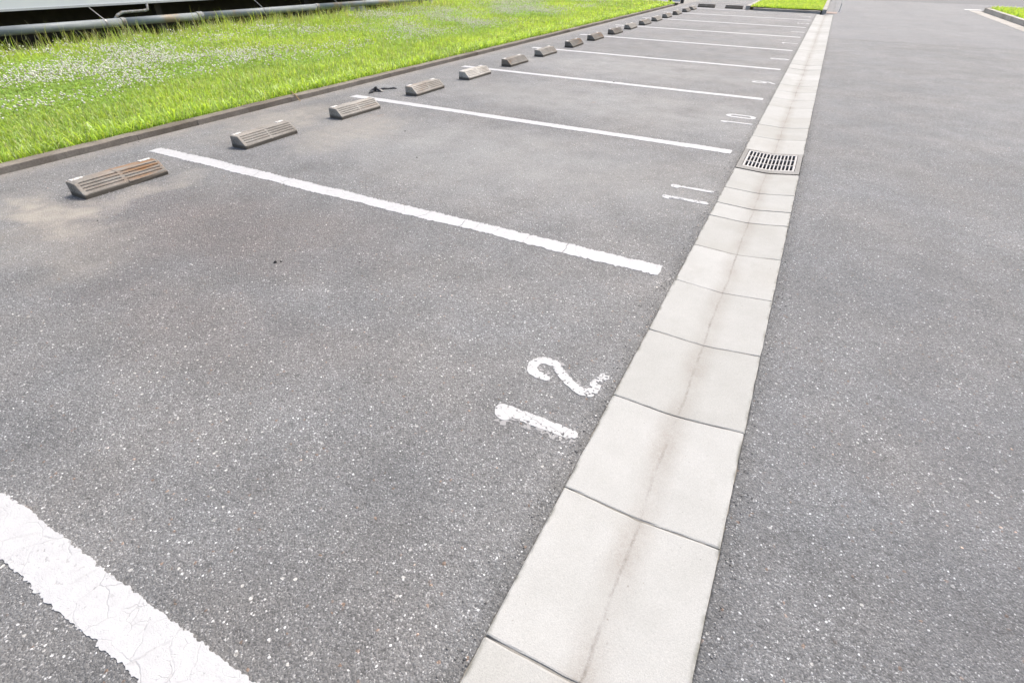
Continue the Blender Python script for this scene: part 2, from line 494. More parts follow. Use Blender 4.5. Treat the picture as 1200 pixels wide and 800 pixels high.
def contour_mesh(name, x0, x1, y0, y1, res, field, mat, parent, ztop=.004, zbot=-.001):
    """thin sheet with thickness whose outline is field(x, y) > 0 (marching squares)"""
    nx = max(2, int((x1 - x0) / res)); ny = max(2, int((y1 - y0) / res))
    xs = np.linspace(x0, x1, nx + 1); ys = np.linspace(y0, y1, ny + 1)
    GX, GY = np.meshgrid(xs, ys, indexing='ij')
    F = field(GX, GY)
    F[0, :] = F[-1, :] = F[:, 0] = F[:, -1] = np.minimum(-1e-4, -np.abs(F).max() * .05)
    verts = []; faces = []; cache = {}
    def gv(i, j):
        k = (i, j)
        if k not in cache:
            cache[k] = len(verts); verts.append((xs[i], ys[j], ztop))
        return cache[k]
    def ev(a, b):
        k = (a, b) if a < b else (b, a)
        if k not in cache:
            fa, fb = F[k[0]], F[k[1]]
            u = fa / (fa - fb)
            cache[k] = len(verts)
            verts.append((xs[k[0][0]] * (1 - u) + xs[k[1][0]] * u, ys[k[0][1]] * (1 - u) + ys[k[1][1]] * u, ztop))
        return cache[k]
    inside = F > 0
    anyc = inside[:-1, :-1] | inside[1:, :-1] | inside[1:, 1:] | inside[:-1, 1:]
    sk = []
    for i, j in zip(*np.nonzero(anyc)):
        i = int(i); j = int(j)
        cs = [(i, j), (i + 1, j), (i + 1, j + 1), (i, j + 1)]
        poly = []; kinds = []
        for q in range(4):
            a, b = cs[q], cs[(q + 1) % 4]
            if inside[a]: poly.append(gv(*a)); kinds.append(0)
            if inside[a] != inside[b]: poly.append(ev(a, b)); kinds.append(1 if inside[a] else 2)
        if len(poly) >= 3:
            faces.append(tuple(poly))
            for q in range(len(poly)):
                if kinds[q] == 1 and kinds[(q + 1) % len(poly)] == 2:
                    sk.append((poly[q], poly[(q + 1) % len(poly)]))
    low = {}
    def lv(k):
        if k not in low:
            low[k] = len(verts); verts.append((verts[k][0], verts[k][1], zbot))
        return low[k]
    for a, b in sk: faces.append((b, a, lv(a), lv(b)))
    return mesh_obj(name, verts, faces, mat, parent)

# ------------------------------------------------------------------ ground, lot, road
W = 0.4885          # gutter width, left edge at X = 0
o = mesh_obj('ground', [(-900, -900, -.22), (900, -900, -.22), (900, 900, -.22), (-900, 900, -.22)], [(0, 1, 2, 3)], M['ground'])
tag(o, 'bare ground under and beyond the parking lot', kind='structure')

def ragged_edge(ys, base, amp, seed):
    ys = np.asarray(ys)
    return base + amp * (fbm(ys * 22, ys * 0 + 3.3, seed, 3) - .5) * 2 + amp * .6 * (fbm(ys * 3.1, ys * 0 + 1.7, seed + 5, 2) - .5) * 2

ysn = np.concatenate([np.arange(-4.5, 4, .012), np.arange(4, 20.46, .08), [20.46]])
def asphalt_sheet(name, ys, edge_x, other_x, mat, thick=.12):
    """sheet between a ragged edge and a straight one, with a vertical broken edge"""
    v = []; f = []
    n = len(ys)
    sgn = 1 if other_x > edge_x[0] else -1
    cols = [edge_x, edge_x + sgn * .004, edge_x * 0 + edge_x.mean() + sgn * .03, edge_x * 0 + other_x]
    zs = [-.003, 0, 0, 0]
    v += [(edge_x[i], ys[i], -thick) for i in range(n)]
    for c_, z in zip(cols, zs): v += [(c_[i], ys[i], z) for i in range(n)]
    for k in range(4):
        for i in range(n - 1):
            q = (k * n + i, k * n + i + 1, (k + 1) * n + i + 1, (k + 1) * n + i)
            f.append(q if sgn < 0 else q[::-1])
    return mesh_obj(name, v, f, mat)
lot = asphalt_sheet('parking_lot', ysn, ragged_edge(ysn, -.0005, .0035, 3), -4.868, M['lot'])
# the lot's outlet past the far stops, joined into the same surface
tag(lot, 'grey weathered asphalt of the parking lot with painted stalls', kind='structure')
road = asphalt_sheet('road', np.concatenate([ysn, [29]]), ragged_edge(np.concatenate([ysn, [29]]), W + .0005, .0035, 8), 5.05, M['road'])
tag(road, 'blue-grey asphalt road running along the concrete gutter', kind='structure')
o = mesh_obj('lot_outlet', [(-4.868, 20.464, -.002), (-2.34, 20.464, -.002), (-2.34, 31, -.002), (-4.868, 31, -.002)], [(0, 1, 2, 3)], M['lot'])
tag(o, 'asphalt outlet past the grass island behind the far wheel stops', kind='structure')
o = mesh_obj('cross_street', [(-40, 31.004, -.004), (60, 31.004, -.004), (60, 60, -.004), (-40, 60, -.004)], [(0, 1, 2, 3)], M['street'])
tag(o, 'dark asphalt street crossing beyond the lawns', kind='structure')
o = mesh_obj('road_end', [(.30, 29.004, -.003), (9, 29.004, -.003), (9, 31, -.003), (.30, 31, -.003)], [(0, 1, 2, 3)], M['road'])
tag(o, 'end of the asphalt road where it meets the crossing street', kind='structure')

o = mesh_obj('road_shoulder', [(.20, 20.07, -.005), (W + .02, 20.07, -.005), (W + .02, 29, -.005), (.20, 29, -.005)], [(0, 1, 2, 3)], M['road'])
tag(o, 'narrow asphalt shoulder between grass island kerb and road', kind='structure')
o = mesh_obj('side_road', [(5.04, 26.0, -.005), (40, 26.0, -.005), (40, 31, -.005), (9.002, 31, -.005), (9.002, 29.002, -.005), (5.04, 29.002, -.005)], [(0, 1, 2, 3, 4, 5)], M['road'])
tag(o, 'asphalt turning right behind the corner lawn', kind='structure')
# ------------------------------------------------------------------ painted stall lines (parts of the lot)
LX0, LX1, LW = -4.49, -.092, .122
def line_field(y, seed, crack, rough, x0=LX0, x1=LX1):
    r_ = random.Random(seed)
    cracks = []
    x = x0 + r_.uniform(.1, .3)
    while x < x1:
        cracks.append((x, r_.uniform(-.35, .35), r_.choice((.0, .0, .0022, .0025, .003))))
        x += r_.uniform(.10, .36)
    def field(GX, GY):
        wander = .006 * (fbm(GX * 2.3, GX * 0 + seed, seed, 2) - .5) * 2
        hw = LW / 2 + rough * 1.2 * (fbm(GX * 5, np.sign(GY - y) * 9.1 + seed, seed + 4, 3) - .5)
        e = hw - np.abs(GY - y - wander)
        e = e + rough * 1.5 * (fbm(GX * 46, GY * 46, seed + 9, 4) - .5) + rough * 1.5 * (fbm(GX * 120, GY * 120, seed + 19, 2) - .5)
        ends = np.minimum(GX - x0, x1 - GX) + rough * (fbm(GX * 20, GY * 20, seed + 1, 3) - .5)
        e = np.minimum(e, ends)
        if crack:
            for cx, sl, w_ in cracks:
                c_ = np.abs(GX - cx - sl * (GY - y) - .028 * (fbm(GY * 30, GY * 0 + cx * 7, seed + 3, 3) - .5)) - w_
                e = np.minimum(e, c_)
        return e
    return field
word = {4: 'four', 5: 'five', 6: 'six', 7: 'seven', 8: 'eight', 9: 'nine', 10: 'ten', 11: 'eleven', 12: 'twelve'}
for k in range(-1, 9):
    y = 2.5 * k
    res = {-1: .0052, 0: .0062, 1: .009, 2: .012, 3: .016}.get(k, .024)
    rough = {-1: .009, 0: .018, 1: .013}.get(k, .008)
    x1 = LX1 if k < 8 else -2.25
    ln = contour_mesh('parking_line', LX0 - .02, x1 + .02, y - .10, y + .10, res,
                      line_field(y, 40 + k, k in (0, 1, 2, 4), rough, LX0, x1), M['paint'], lot, .0024 if k > -1 else .0028)
    a, b = 12 - k, 11 - k
    ln['label'] = ('thick chalky white line on the near side of stall twelve' if k == -1 else
                   'short white line at the far end of the lot' if k == 8 else
                   'cracked white line between stalls %s and %s' % (word[a], word[b]) if k < 3 else
                   'thin white line between stalls %s and %s' % (word[a], word[b]))

# ------------------------------------------------------------------ stall numbers
def arc(cx, cy, rx, ry, a0, a1, n=14):
    return [(cx + rx * math.cos(R(a0 + (a1 - a0) * i / n)), cy + ry * math.sin(R(a0 + (a1 - a0) * i / n))) for i in range(n + 1)]
# strokes in reading coordinates: u to the right, v up, height .32, width .15
DIG = {
 '1': [[(-.030, .274), (-.022, .294), (0, .300), (0, .02)]],
 '2': [[(-.048, .228), (-.050, .258), (-.042, .288), (-.020, .306), (.010, .310), (.036, .298), (.051, .272), (.048, .238), (.032, .212), (.008, .186), (-.028, .140), (-.050, .098), (-.060, .062), (-.056, .040), (-.040, .032), (-.015, .032), (.012, .038), (.040, .034), (.068, .020)]],
 '3': [arc(0, .235, .055, .062, 160, -80), arc(0, .095, .06, .075, 80, -160)],
 '4': [[(.03, .02), (.03, .30), (-.065, .10), (.07, .10)]],
 '5': [[(.055, .295), (-.045, .295), (-.05, .175)] + arc(0, .11, .058, .085, 130, -150)],
 '6': [arc(0, .105, .056, .082, 0, 360, 24), [(-.056, .105), (-.045, .22), (.035, .298)]],
 '7': [[(-.06, .295), (.06, .295), (-.01, .02)]],
 '8': [arc(0, .232, .047, .062, 0, 360, 20), arc(0, .095, .058, .075, 0, 360, 22)],
 '9': [arc(0, .218, .056, .078, 0, 360, 24), [(.056, .218), (.048, .09), (-.03, .024)]],
 '0': [arc(0, .235, .056, .058, 0, 180, 14) + arc(0, .082, .056, .058, 180, 360, 14) + [(.056, .235)]],
}
def seg_dist(PX, PY, pts):
    d = np.full(PX.shape, 1e3)
    for (ax, ay), (bx, by) in zip(pts[:-1], pts[1:]):
        vx, vy = bx - ax, by - ay
        L = vx * vx + vy * vy + 1e-12
        t_ = np.clip(((PX - ax) * vx + (PY - ay) * vy) / L, 0, 1)
        d = np.minimum(d, np.hypot(PX - ax - t_ * vx, PY - ay - t_ * vy))
    return d
def digit(ch, uc, parent, seed, sw=.044, rough=.012, res=.004, mat='paint', erode=0.0, mask=None, z=.0024, name='digit', off=(0, 0)):
    v0 = .048                              # foot of the digit: X = -v0
    def field(GX, GY):
        U = GY - uc - off[0]; V = -GX - v0 - off[1]
        d = np.full(GX.shape, 1e3)
        for s_ in DIG[ch]: d = np.minimum(d, seg_dist(U, V, s_))
        e = sw / 2 - d + rough * 1.5 * (fbm(GX * 60, GY * 60, seed, 4) - .5) + rough * .6 * (fbm(GX * 14, GY * 14, seed + 3, 2) - .5)
        if erode:
            wear = fbm(GX * 120, GY * 120, seed + 21, 4)
            wz = mask(U, V) if mask else 1
            e = np.minimum(e, (wear - (.30 + erode * wz)) * .08)
        return e
    return contour_mesh(name, -v0 - .36, -v0 + .05, uc - .14, uc + .14, res, field, M[mat], parent, z)
for n_ in range(12, 3, -1):
    yc = (11 - n_) * 2.5 + 1.25
    root = empty('stall_number'); root.parent = lot
    root['label'] = 'white painted number %s on the asphalt' % word[n_]
    if n_ == 12:
        low = lambda U, V: np.clip((.075 - V) / .06, 0, 1) * 1.0 + .25
        digit('1', -1.360, root, 5, .052, .007, .0032, 'paint_worn', .09, low)
        digit('2', -1.068, root, 6, .043, .007, .0032, 'paint_worn', .10, low)
        g1 = digit('1', -1.360, root, 15, .040, .018, .004, 'paint_ghost', .22, None, .0013, 'faded_digit', (-.030, -.012))
        g2 = digit('2', -1.068, root, 16, .030, .016, .004, 'paint_ghost', .24, None, .0013, 'faded_digit', (.022, -.012))
        g1['label'] = 'older faded coat of the figure 1'; g2['label'] = 'older faded coat of the figure 2'
    elif n_ == 11:
        digit('1', 1.135, root, 7, .046, .010, .005, 'paint', .08)
        digit('1', 1.385, root, 8, .041, .009, .005, 'paint', .06)
    elif n_ == 10:
        digit('1', 3.62, root, 9, .040, .010, .006)
        digit('0', 3.925, root, 10, .046, .010, .006)
    else:
        digit(str(n_), yc - .06, root, 30 + n_, .044, .008, .008 if n_ > 7 else .012)

# ------------------------------------------------------------------ concrete gutter
DIP = .020
def gprof(x):
    u = abs(x / W - .51) * 2
    return .002 - DIP * (1 - min(1, math.sqrt(u * u + .012)) if u < 1 else 0)
gutter = empty('drain_gutter', (0, 0, 0))
tag(gutter, 'long shallow concrete channel of pale blocks between parking lot and road', 'gutter')
jl = [-3.58, -3.09, -2.60, -2.096, -1.580, -1.084, -.574, -.050, .434, .941, 1.203, 1.545, 2.062]
jr = [-3.58, -3.09, -2.58, -2.070, -1.570, -1.055, -.544, -.033, .470, 1.000, 1.254, 1.609, 2.125]
jl2 = [2.668 + .51 * i for i in range(34)] + [20.02]
jr2 = [2.745 + .51 * i for i in range(34)] + [20.06]
jl2 = [j + random.uniform(-.012, .012) if i else j for i, j in enumerate(jl2)]
xs_in = [.001, .006] + [.012 + (W - .024) * i / 14 for i in range(1, 14)] + [W - .006, W - .001]
def gutter_block(l0, r0, l1, r1, gap, seed):
    rr = random.Random(seed)
    v = []; f = []
    dz = rr.uniform(-.0012, .0012); tilt = rr.uniform(-.002, .002)
    ny = 9
    nx = len(xs_in)
    for j in range(ny + 1):
        for i, x in enumerate(xs_in):
            u = x / W
            ya = l0 + (r0 - l0) * u + gap / 2; yb = l1 + (r1 - l1) * u - gap / 2
            tt = {0: 0, 1: .008, ny - 1: .992, ny: 1}.get(j, .008 + .984 * (j - 1) / (ny - 2))
            y = ya + (yb - ya) * tt
            z = gprof(x) + dz + tilt * (tt - .5)
            if j in (0, ny): z -= .0014 + rr.uniform(0, .0022) * (rr.random() < .4)
            if i in (0, nx - 1): z -= .0025 + rr.uniform(0, .003) * (rr.random() < .4)
            xx = x
            if i in (0, nx - 1): xx += rr.uniform(-.0016, .0016)
            if j in (0, ny): y += rr.uniform(-.0012, .0012)
            v.append((xx, y, z))
    for j in range(ny):
        for i in range(nx - 1):
            a = j * nx + i; f.append((a, a + 1, a + nx + 1, a + nx))
    # skirt down to -.10
    ring = [i for i in range(nx)] + [j * nx + nx - 1 for j in range(1, ny + 1)] + [ny * nx + i for i in range(nx - 2, -1, -1)] + [j * nx for j in range(ny - 1, 0, -1)]
    k = len(v)
    v += [(v[r][0], v[r][1], -.10) for r in ring]
    for q in range(len(ring)):
        q2 = (q + 1) % len(ring)
        f.append((ring[q2], ring[q], k + q, k + q2))
    return v, f
def run(jl, jr, seed):
    for i in range(len(jl) - 1):
        v, f = gutter_block(jl[i], jr[i], jl[i + 1], jr[i + 1], random.uniform(.0055, .0088), seed + i)
        b = mesh_obj('block', v, f, M['gutter'], gutter)
        b['label'] = 'pale concrete channel block'
    m = MB()
    vv = []; ff = []
    bx = [-.03, -.004] + xs_in[1:-1] + [W + .004, W + .03]
    for y in (jl[0] + .02, jl[-1] + .03):
        for x in bx: vv.append((x, y, gprof(min(max(x, 0), W)) - (.0032 if .01 < x < W - .01 else .009)))
    n = len(bx)
    for i in range(n - 1): ff.append((i, i + 1, n + i + 1, n + i))
    mesh_obj('mortar_bed', vv, ff, M['mortar'], gutter)
run(jl, jr, 100)
run(jl2, jr2, 300)
for c_ in gutter.children:
    if 'label' in c_: del c_['label']

# catch basin rim (part of the gutter) and the steel grate that lies in it
GX0, GX1, GY0, GY1 = .040, .449, 2.150, 2.650
sh = .062                                   # skew of the basin in Y per gutter width
def skew(pts): return [(x, y + sh * x / W, z) for x, y, z in pts]
rim = []; rf = []
outer = lambda x: gprof(min(max(x, 0), W)) + .0035
NXR = 16
def band(xa, xb, ya, yb, nx=NXR, ny=2, zoff=0.0):
    k = len(rim)
    for j in range(ny + 1):
        for i in range(nx + 1):
            x = xa + (xb - xa) * i / nx
            rim.append((x, ya + (yb - ya) * j / ny, outer(x) + zoff))
    for j in range(ny):
        for i in range(nx):
            a = k + j * (nx + 1) + i
            rf.append((a, a + 1, a + nx + 2, a + nx + 1))
band(.004, W - .004, 2.069, GY0); band(.004, W - .004, GY1, 2.672)
band(.004, GX0, GY0, GY1, 2, 2); band(GX1, W - .004, GY0, GY1, 2, 2)
basin = mesh_obj('basin_rim', skew(rim), rf, M['basin'], gutter)
m = MB()
m.add(skew([(GX0, GY0, .0), (GX1, GY0, .0), (GX1, GY1, .0), (GX0, GY1, .0), (GX0, GY0, -.21), (GX1, GY0, -.21), (GX1, GY1, -.21), (GX0, GY1, -.21)]),
      [(0, 1, 5, 4), (1, 2, 6, 5), (2, 3, 7, 6), (3, 0, 4, 7), (4, 5, 6, 7)])
# clip the pit walls under the dished rim
m.v = [(x, y, z if z < -.1 else -.032) for x, y, z in m.v]
pit = m.build('basin_pit', M['pit'], gutter)
grate = empty('steel_grate', (0, 0, 0))
tag(grate, 'galvanised steel drain grate with three rows of slots set in the gutter', 'drain grate')
def gz(x): return gprof(x) + .0005
gx0, gx1, gy0, gy1 = GX0 + .004, GX1 - .004, GY0 + .004, GY1 - .004
def dished_bar(name, xa, xb, ya, yb, ztop, h, n):
    v = []; f = []
    for i in range(n + 1):
        x = xa + (xb - xa) * i / n
        z = gz(x) + ztop
        v += [(x, ya, z), (x, yb, z), (x, yb, z - h), (x, ya, z - h)]
    for i in range(n):
        a = i * 4
        for q in range(4): f.append((a + q, a + (q + 1) % 4, a + 4 + (q + 1) % 4, a + 4 + q)[::-1])
    f.append((0, 1, 2, 3)); k = n * 4; f.append((k + 3, k + 2, k + 1, k))
    return mesh_obj(name, skew(v), f, M['steel'], grate)
nsl = 13
pw = (gx1 - gx0 - .024) / nsl
edges_x = [(gx0, gx0 + .016)] + [(gx0 + .012 + pw * i - .0050, gx0 + .012 + pw * i + .0050) for i in range(1, nsl)] + [(gx1 - .016, gx1)]
for a, b in edges_x: dished_bar('bar', a, b, gy0 + .02, gy1 - .02, 0, .035, 2)
for ya, yb, zt in ((gy0, gy0 + .022, .0012), (gy0 + .160, gy0 + .176, .0006), (gy1 - .176, gy1 - .160, .0006), (gy1 - .022, gy1, .0012)):
    dished_bar('cross_bar', gx0 + .001, gx1 - .001, ya, yb, zt, .030, 16)

# ------------------------------------------------------------------ kerb of the big lawn
def kerb_stone_mesh(L, w, h, name, mat, c=.006):
    m = MB()
    rr = random.Random(int(L * 1000) + int(w * 500))
    ny = 6
    prof = [(0, -.16), (0, h - c), (-c * .3, h - c * .3), (-c, h), (-w + c, h), (-w, h - c), (-w, -.16)]
    v = []; f = []
    for j in range(ny + 1):
        for q, (x, z) in enumerate(prof):
            jit = .0022 if 0 < q < 6 else 0
            v.append((x + rr.uniform(-jit, jit), L * j / ny, z + rr.uniform(-jit, jit) * .7))
    n = len(prof)
    for j in range(ny):
        for q in range(n - 1): f.append((j * n + q, (j + 1) * n + q, (j + 1) * n + q + 1, j * n + q + 1)[::-1])
    f.append(tuple(range(n))[::-1]); f.append(tuple(ny * n + q for q in range(n)))
    me = bpy.data.meshes.new(name); me.from_pydata(v, [], f); me.update(); me.materials.append(mat)
    return me
kerb = empty('lawn_kerb', (-4.87, 0, 0))
tag(kerb, 'low brown concrete kerb along the clover lawn behind the wheel stops', 'kerb')
km = [kerb_stone_mesh(.597, .118 + .002 * i, .050, 'kerb_stone', M['kerb']) for i in range(3)]
for i in range(42):
    y = -2.9 + .6 * i
    if y > 20.3: break
    s_ = bpy.data.objects.new('kerb_stone', km[i % 3]); col.objects.link(s_); s_.parent = kerb
    s_.location = (random.uniform(-.0015, .0015), y, random.uniform(-.0015, .0015))
    s_.rotation_euler = (random.uniform(-.001, .001), random.uniform(-.006, .006), random.uniform(-.001, .001))

# ------------------------------------------------------------------ wheel stops
def stop_body_mesh(seed):
    rr = random.Random(seed)
    L, D, H = .60, .172, .100
    toe = .030; top = .098                  # toe height, depth of the top face
    # profile from back bottom over the top to front bottom; x forward
    P = [(0, 0, 0), (0.0, H - .006, 0), (.006, H, 0), (top, H, 0)]
    sx, sz = (D - top), (toe - H)
    Ls = math.hypot(sx, sz); nx_, nz_ = -sz / Ls, sx / Ls       # outward normal
    gw, gd = .0045 / Ls, .006
    for g in range(4):
        c_ = .10 + .215 * g
        for u, dep in ((c_ - gw, 0), (c_ - gw * .5, 1), (c_ + gw * .5, 1), (c_ + gw, 0)):
            P.append((top + sx * u, H + sz * u, dep))
    P += [(D, toe, 0), (D + .002, toe - .006, 0), (D, 0, 0)]
    st = [(0, 0, 1), (.006, 0, 0), (.024, 0, 0), (.027, 1, 0), (.286, 1, 0), (.289, 0, 0), (.311, 0, 0), (.314, 1, 0), (.573, 1, 0), (.576, 0, 0), (.594, 0, 0), (L, 0, 1)]
    v = []; f = []
    n = len(P)
    for y, gr, endc in st:
        for q, (x, z, dep) in enumerate(P):
            d = dep * gr * gd
            xx, zz = x - nx_ * d, z - nz_ * d
            if endc:
                zz = zz - .004 if zz > .05 else zz
                xx = xx + .003 if x < .001 else xx - .003 if x > D - .01 else xx
            if q in (1, 2, 3, n - 3, n - 2):
                xx += rr.uniform(-.0022, .0022); zz += rr.uniform(-.0022, .001)
                if rr.random() < .12: xx -= .004 if q > 2 else -.004; zz -= .004
            v.append((xx, y + (rr.uniform(-.002, .002) if 0 < y < L else 0), zz))
    for j in range(len(st) - 1):
        for q in range(n - 1): f.append((j * n + q, j * n + q + 1, (j + 1) * n + q + 1, (j + 1) * n + q)[::-1])
        f.append((j * n + n - 1, j * n, (j + 1) * n, (j + 1) * n + n - 1)[::-1])
    f.append(tuple(range(n)))
    f.append(tuple((len(st) - 1) * n + q for q in range(n))[::-1])
    me = bpy.data.meshes.new('body'); me.from_pydata(v, [], f); me.update(); me.materials.append(M['stop'])
    return me
body_mes = [stop_body_mesh(i) for i in range(6)]
stop_i = 0
m = MB(); m.box(0, .030, 0, .085, -.001, .0035, .001)
refl_me = m.build('tmp', M['reflector']).data
bpy.data.objects.remove(bpy.data.objects['tmp'])
m = MB()
# cast recess plate on the end face
for k_ in range(1):
    ring = [(.055 + .016 * math.cos(2 * math.pi * i / 12), -.0012, .052 + .02 * math.sin(2 * math.pi * i / 12)) for i in range(12)]
    ctr = [(.055 + .010 * math.cos(2 * math.pi * i / 12), .0018, .052 + .013 * math.sin(2 * math.pi * i / 12)) for i in range(12)]
    m.add([(x, .0015, z) for x, _, z in ring] + ring + ctr, [(i, (i + 1) % 12, 12 + (i + 1) % 12, 12 + i) for i in range(12)] + [(12 + i, 12 + (i + 1) % 12, 24 + (i + 1) % 12, 24 + i) for i in range(12)] + [tuple(range(24, 36))])
hole_me = m.build('tmp2', M['stop']).data
bpy.data.objects.remove(bpy.data.objects['tmp2'])
SY = [-.935, .378, 1.575, 2.875, 4.085, 5.345, 6.54, 7.88, 9.10, 10.40, 11.645, 12.87, 14.08, 15.30, 16.58, 17.87, 18.96]
stop_look = {0: (1.05, 1.5, 1), 1: (1.2, .18, -1), 2: (1.38, .40, 1), 3: (1.45, .6, -1), 4: (1.9, .08, 1), 5: (1.1, .35, -1), 6: (1.2, .25, 1),
             7: (.92, .75, 1), 8: (.98, .7, 1), 9: (1.0, .35, -1)}
look_word = {0: 'rust-streaked', 1: 'pale', 3: 'rusty-ended', 4: 'whitish', 7: 'brown-stained', 8: 'brownish'}
def make_stop(y, label, tone, rust, side, xb=-3.993, rz=0.0):
    global stop_i
    stop_i += 1
    r_ = empty('wheel_stop', (xb, y, 0))
    r_.rotation_euler = (0, 0, rz)
    tag(r_, label, 'wheel stop', 'concrete wheel stops behind the stalls')
    b = bpy.data.objects.new('body', body_mes[stop_i % 6]); col.objects.link(b); b.parent = r_
    b['tone'] = float(tone); b['rust'] = float(rust); b['rust_end'] = float(side)
    for yy in (.018, .50):
        q = bpy.data.objects.new('reflector', refl_me); col.objects.link(q); q.parent = r_
        q.location = (.010, yy, .1003)
    h = bpy.data.objects.new('bolt_hole', hole_me); col.objects.link(h); h.parent = r_
    h['tone'] = .45; h['rust'] = .2; h['rust_end'] = 1.0
    return r_
for i, y in enumerate(SY):
    stall = 12 if i == 0 else 11 - (i - 1) // 2
    near = i == 0 or (i % 2 == 1)
    tone, rust, side = stop_look.get(i, (random.uniform(1.1, 1.35), random.uniform(.1, .45), random.choice((-1, 1))))
    if i == 0: lab = 'rust-streaked grooved concrete wheel stop of stall twelve'
    else: lab = '%s concrete wheel stop of stall %s, on its side next to stall %s' % (look_word.get(i, 'grooved'), word[stall], word.get(stall + 1 if near else stall - 1))
    if stall == 4 and not near: lab = 'grooved concrete wheel stop of stall four, last one before the outlet'
    make_stop(y, lab, tone, rust, side, -3.993 + random.uniform(-.008, .008), random.uniform(-.025, .025))
s_ = make_stop(20.62, 'dark wheel stop across the outlet, close to the stall four stops', .6, .2, 1, -3.98, 0)
s_.rotation_euler = (0, 0, R(-90)); s_.location = (-4.02, 20.75, 0)
s_ = make_stop(20.62, 'dark wheel stop across the outlet, beside the grass island', .6, .2, 1, -3.98, 0)
s_.rotation_euler = (0, 0, R(-90)); s_.location = (-3.05, 20.78, 0)

# ------------------------------------------------------------------ lawns: soil sheets
def lawn_sheet(name, x0, x1, y0, y1, z, mat, label, slope=0.0, n=24):
    v = []; f = []
    for j in range(n + 1):
        for i in range(n + 1):
            x = x0 + (x1 - x0) * i / n; y = y0 + (y1 - y0) * j / n
            zz = z + .03 * (fbm(np.array([x * .8]), np.array([y * .8]), 5, 3)[0] - .5) + slope * (x1 - x)
            v.append((x, y, zz if 0 < i < n else z - .02 + (slope * (x1 - x))))
    for j in range(n):
        for i in range(n):
            a = j * (n + 1) + i; f.append((a, a + 1, a + n + 2, a + n + 1))
    o = mesh_obj(name, v, f, mat)
    tag(o, label, kind='structure')
    return o
LS = .012
lawn = lawn_sheet('lawn', -10.05, -4.99, -4, 21.2, .035, M['soil'], 'soil of the big lawn between kerb and white building', LS)
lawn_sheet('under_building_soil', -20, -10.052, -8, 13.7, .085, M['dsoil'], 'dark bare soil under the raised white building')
lawn_sheet('side_lawn', -24, -10.052, 13.72, 21.2, .10, M['soil'], 'lawn soil past the end of the white building')
lawn_sheet('island_lawn', -2.20, .14, 20.62, 29.5, .09, M['soil'], 'soil of the grass island at the far end of the gutter')
lawn_sheet('corner_lawn', 5.58, 14, 14, 25.8, .09, M['soil'], 'soil of the lawn on the far corner of the road')

# ------------------------------------------------------------------ grass blades (stuff)
def build_stuff(name, verts, tris, colr, mat, label, cat):
    me = bpy.data.meshes.new(name)
    nv, nf = len(verts), len(tris)
    me.vertices.add(nv); me.vertices.foreach_set('co', verts.astype(np.float32).ravel())
    me.loops.add(nf * 3); me.loops.foreach_set('vertex_index', tris.astype(np.int32).ravel())
    me.polygons.add(nf)
    me.polygons.foreach_set('loop_start', np.arange(0, nf * 3, 3, dtype=np.int32))
    me.update(calc_edges=True)
    a = me.color_attributes.new('leafcol', 'FLOAT_COLOR', 'POINT')
    a.data.foreach_set('color', np.concatenate([colr, np.ones((nv, 1))], 1).astype(np.float32).ravel())
    me.materials.append(mat)
    o = bpy.data.objects.new(name, me); col.objects.link(o)
    tag(o, label, cat, kind='stuff')
    return o

def blades(px, py, pz, length, width, lean, colr, tipc):
    n = len(px)
    az = rng.uniform(0, 2 * math.pi, n)
    fx, fy = np.cos(az), np.sin(az)              # lean direction
    sa = az + math.pi / 2 + rng.normal(0, .5, n)
    sx, sy = np.cos(sa), np.sin(sa)
    P = np.stack([px, py, pz], 1)
    F = np.stack([fx, fy, np.zeros(n)], 1); S = np.stack([sx, sy, np.zeros(n)], 1)
    Z = np.array([0, 0, 1.0])
    L = length[:, None]; w = width[:, None]; le = lean[:, None]
    mid = P + Z * L * .55 * np.sqrt(np.clip(1 - (le * .55) ** 2, .1, 1)) + F * L * le * .30
    tip = P + Z * L * np.clip(1 - le * .75, .08, 1) + F * L * le * .85
    V = np.stack([P - S * w * .5, P + S * w * .5, mid - S * w * .45, mid + S * w * .45, tip], 1).reshape(-1, 3)
    b = (np.arange(n) * 5)[:, None]
    T = np.concatenate([b + np.array([0, 1, 3]), b + np.array([0, 3, 2]), b + np.array([2, 3, 4])], 1).reshape(-1, 3)
    C = np.repeat(colr[:, None, :], 5, 1)
    C[:, 4] = tipc
    C[:, 2:4] = colr[:, None, :] * .6 + tipc[:, None, :] * .4
    return V, T, C.reshape(-1, 3)

def scatter(n, x0, x1, y0, y1):
    return rng.uniform(x0, x1, n), rng.uniform(y0, y1, n)
def lawn_z(x):
    return np.where(x > -10.05, .035 + LS * (-4.99 - x), .095)

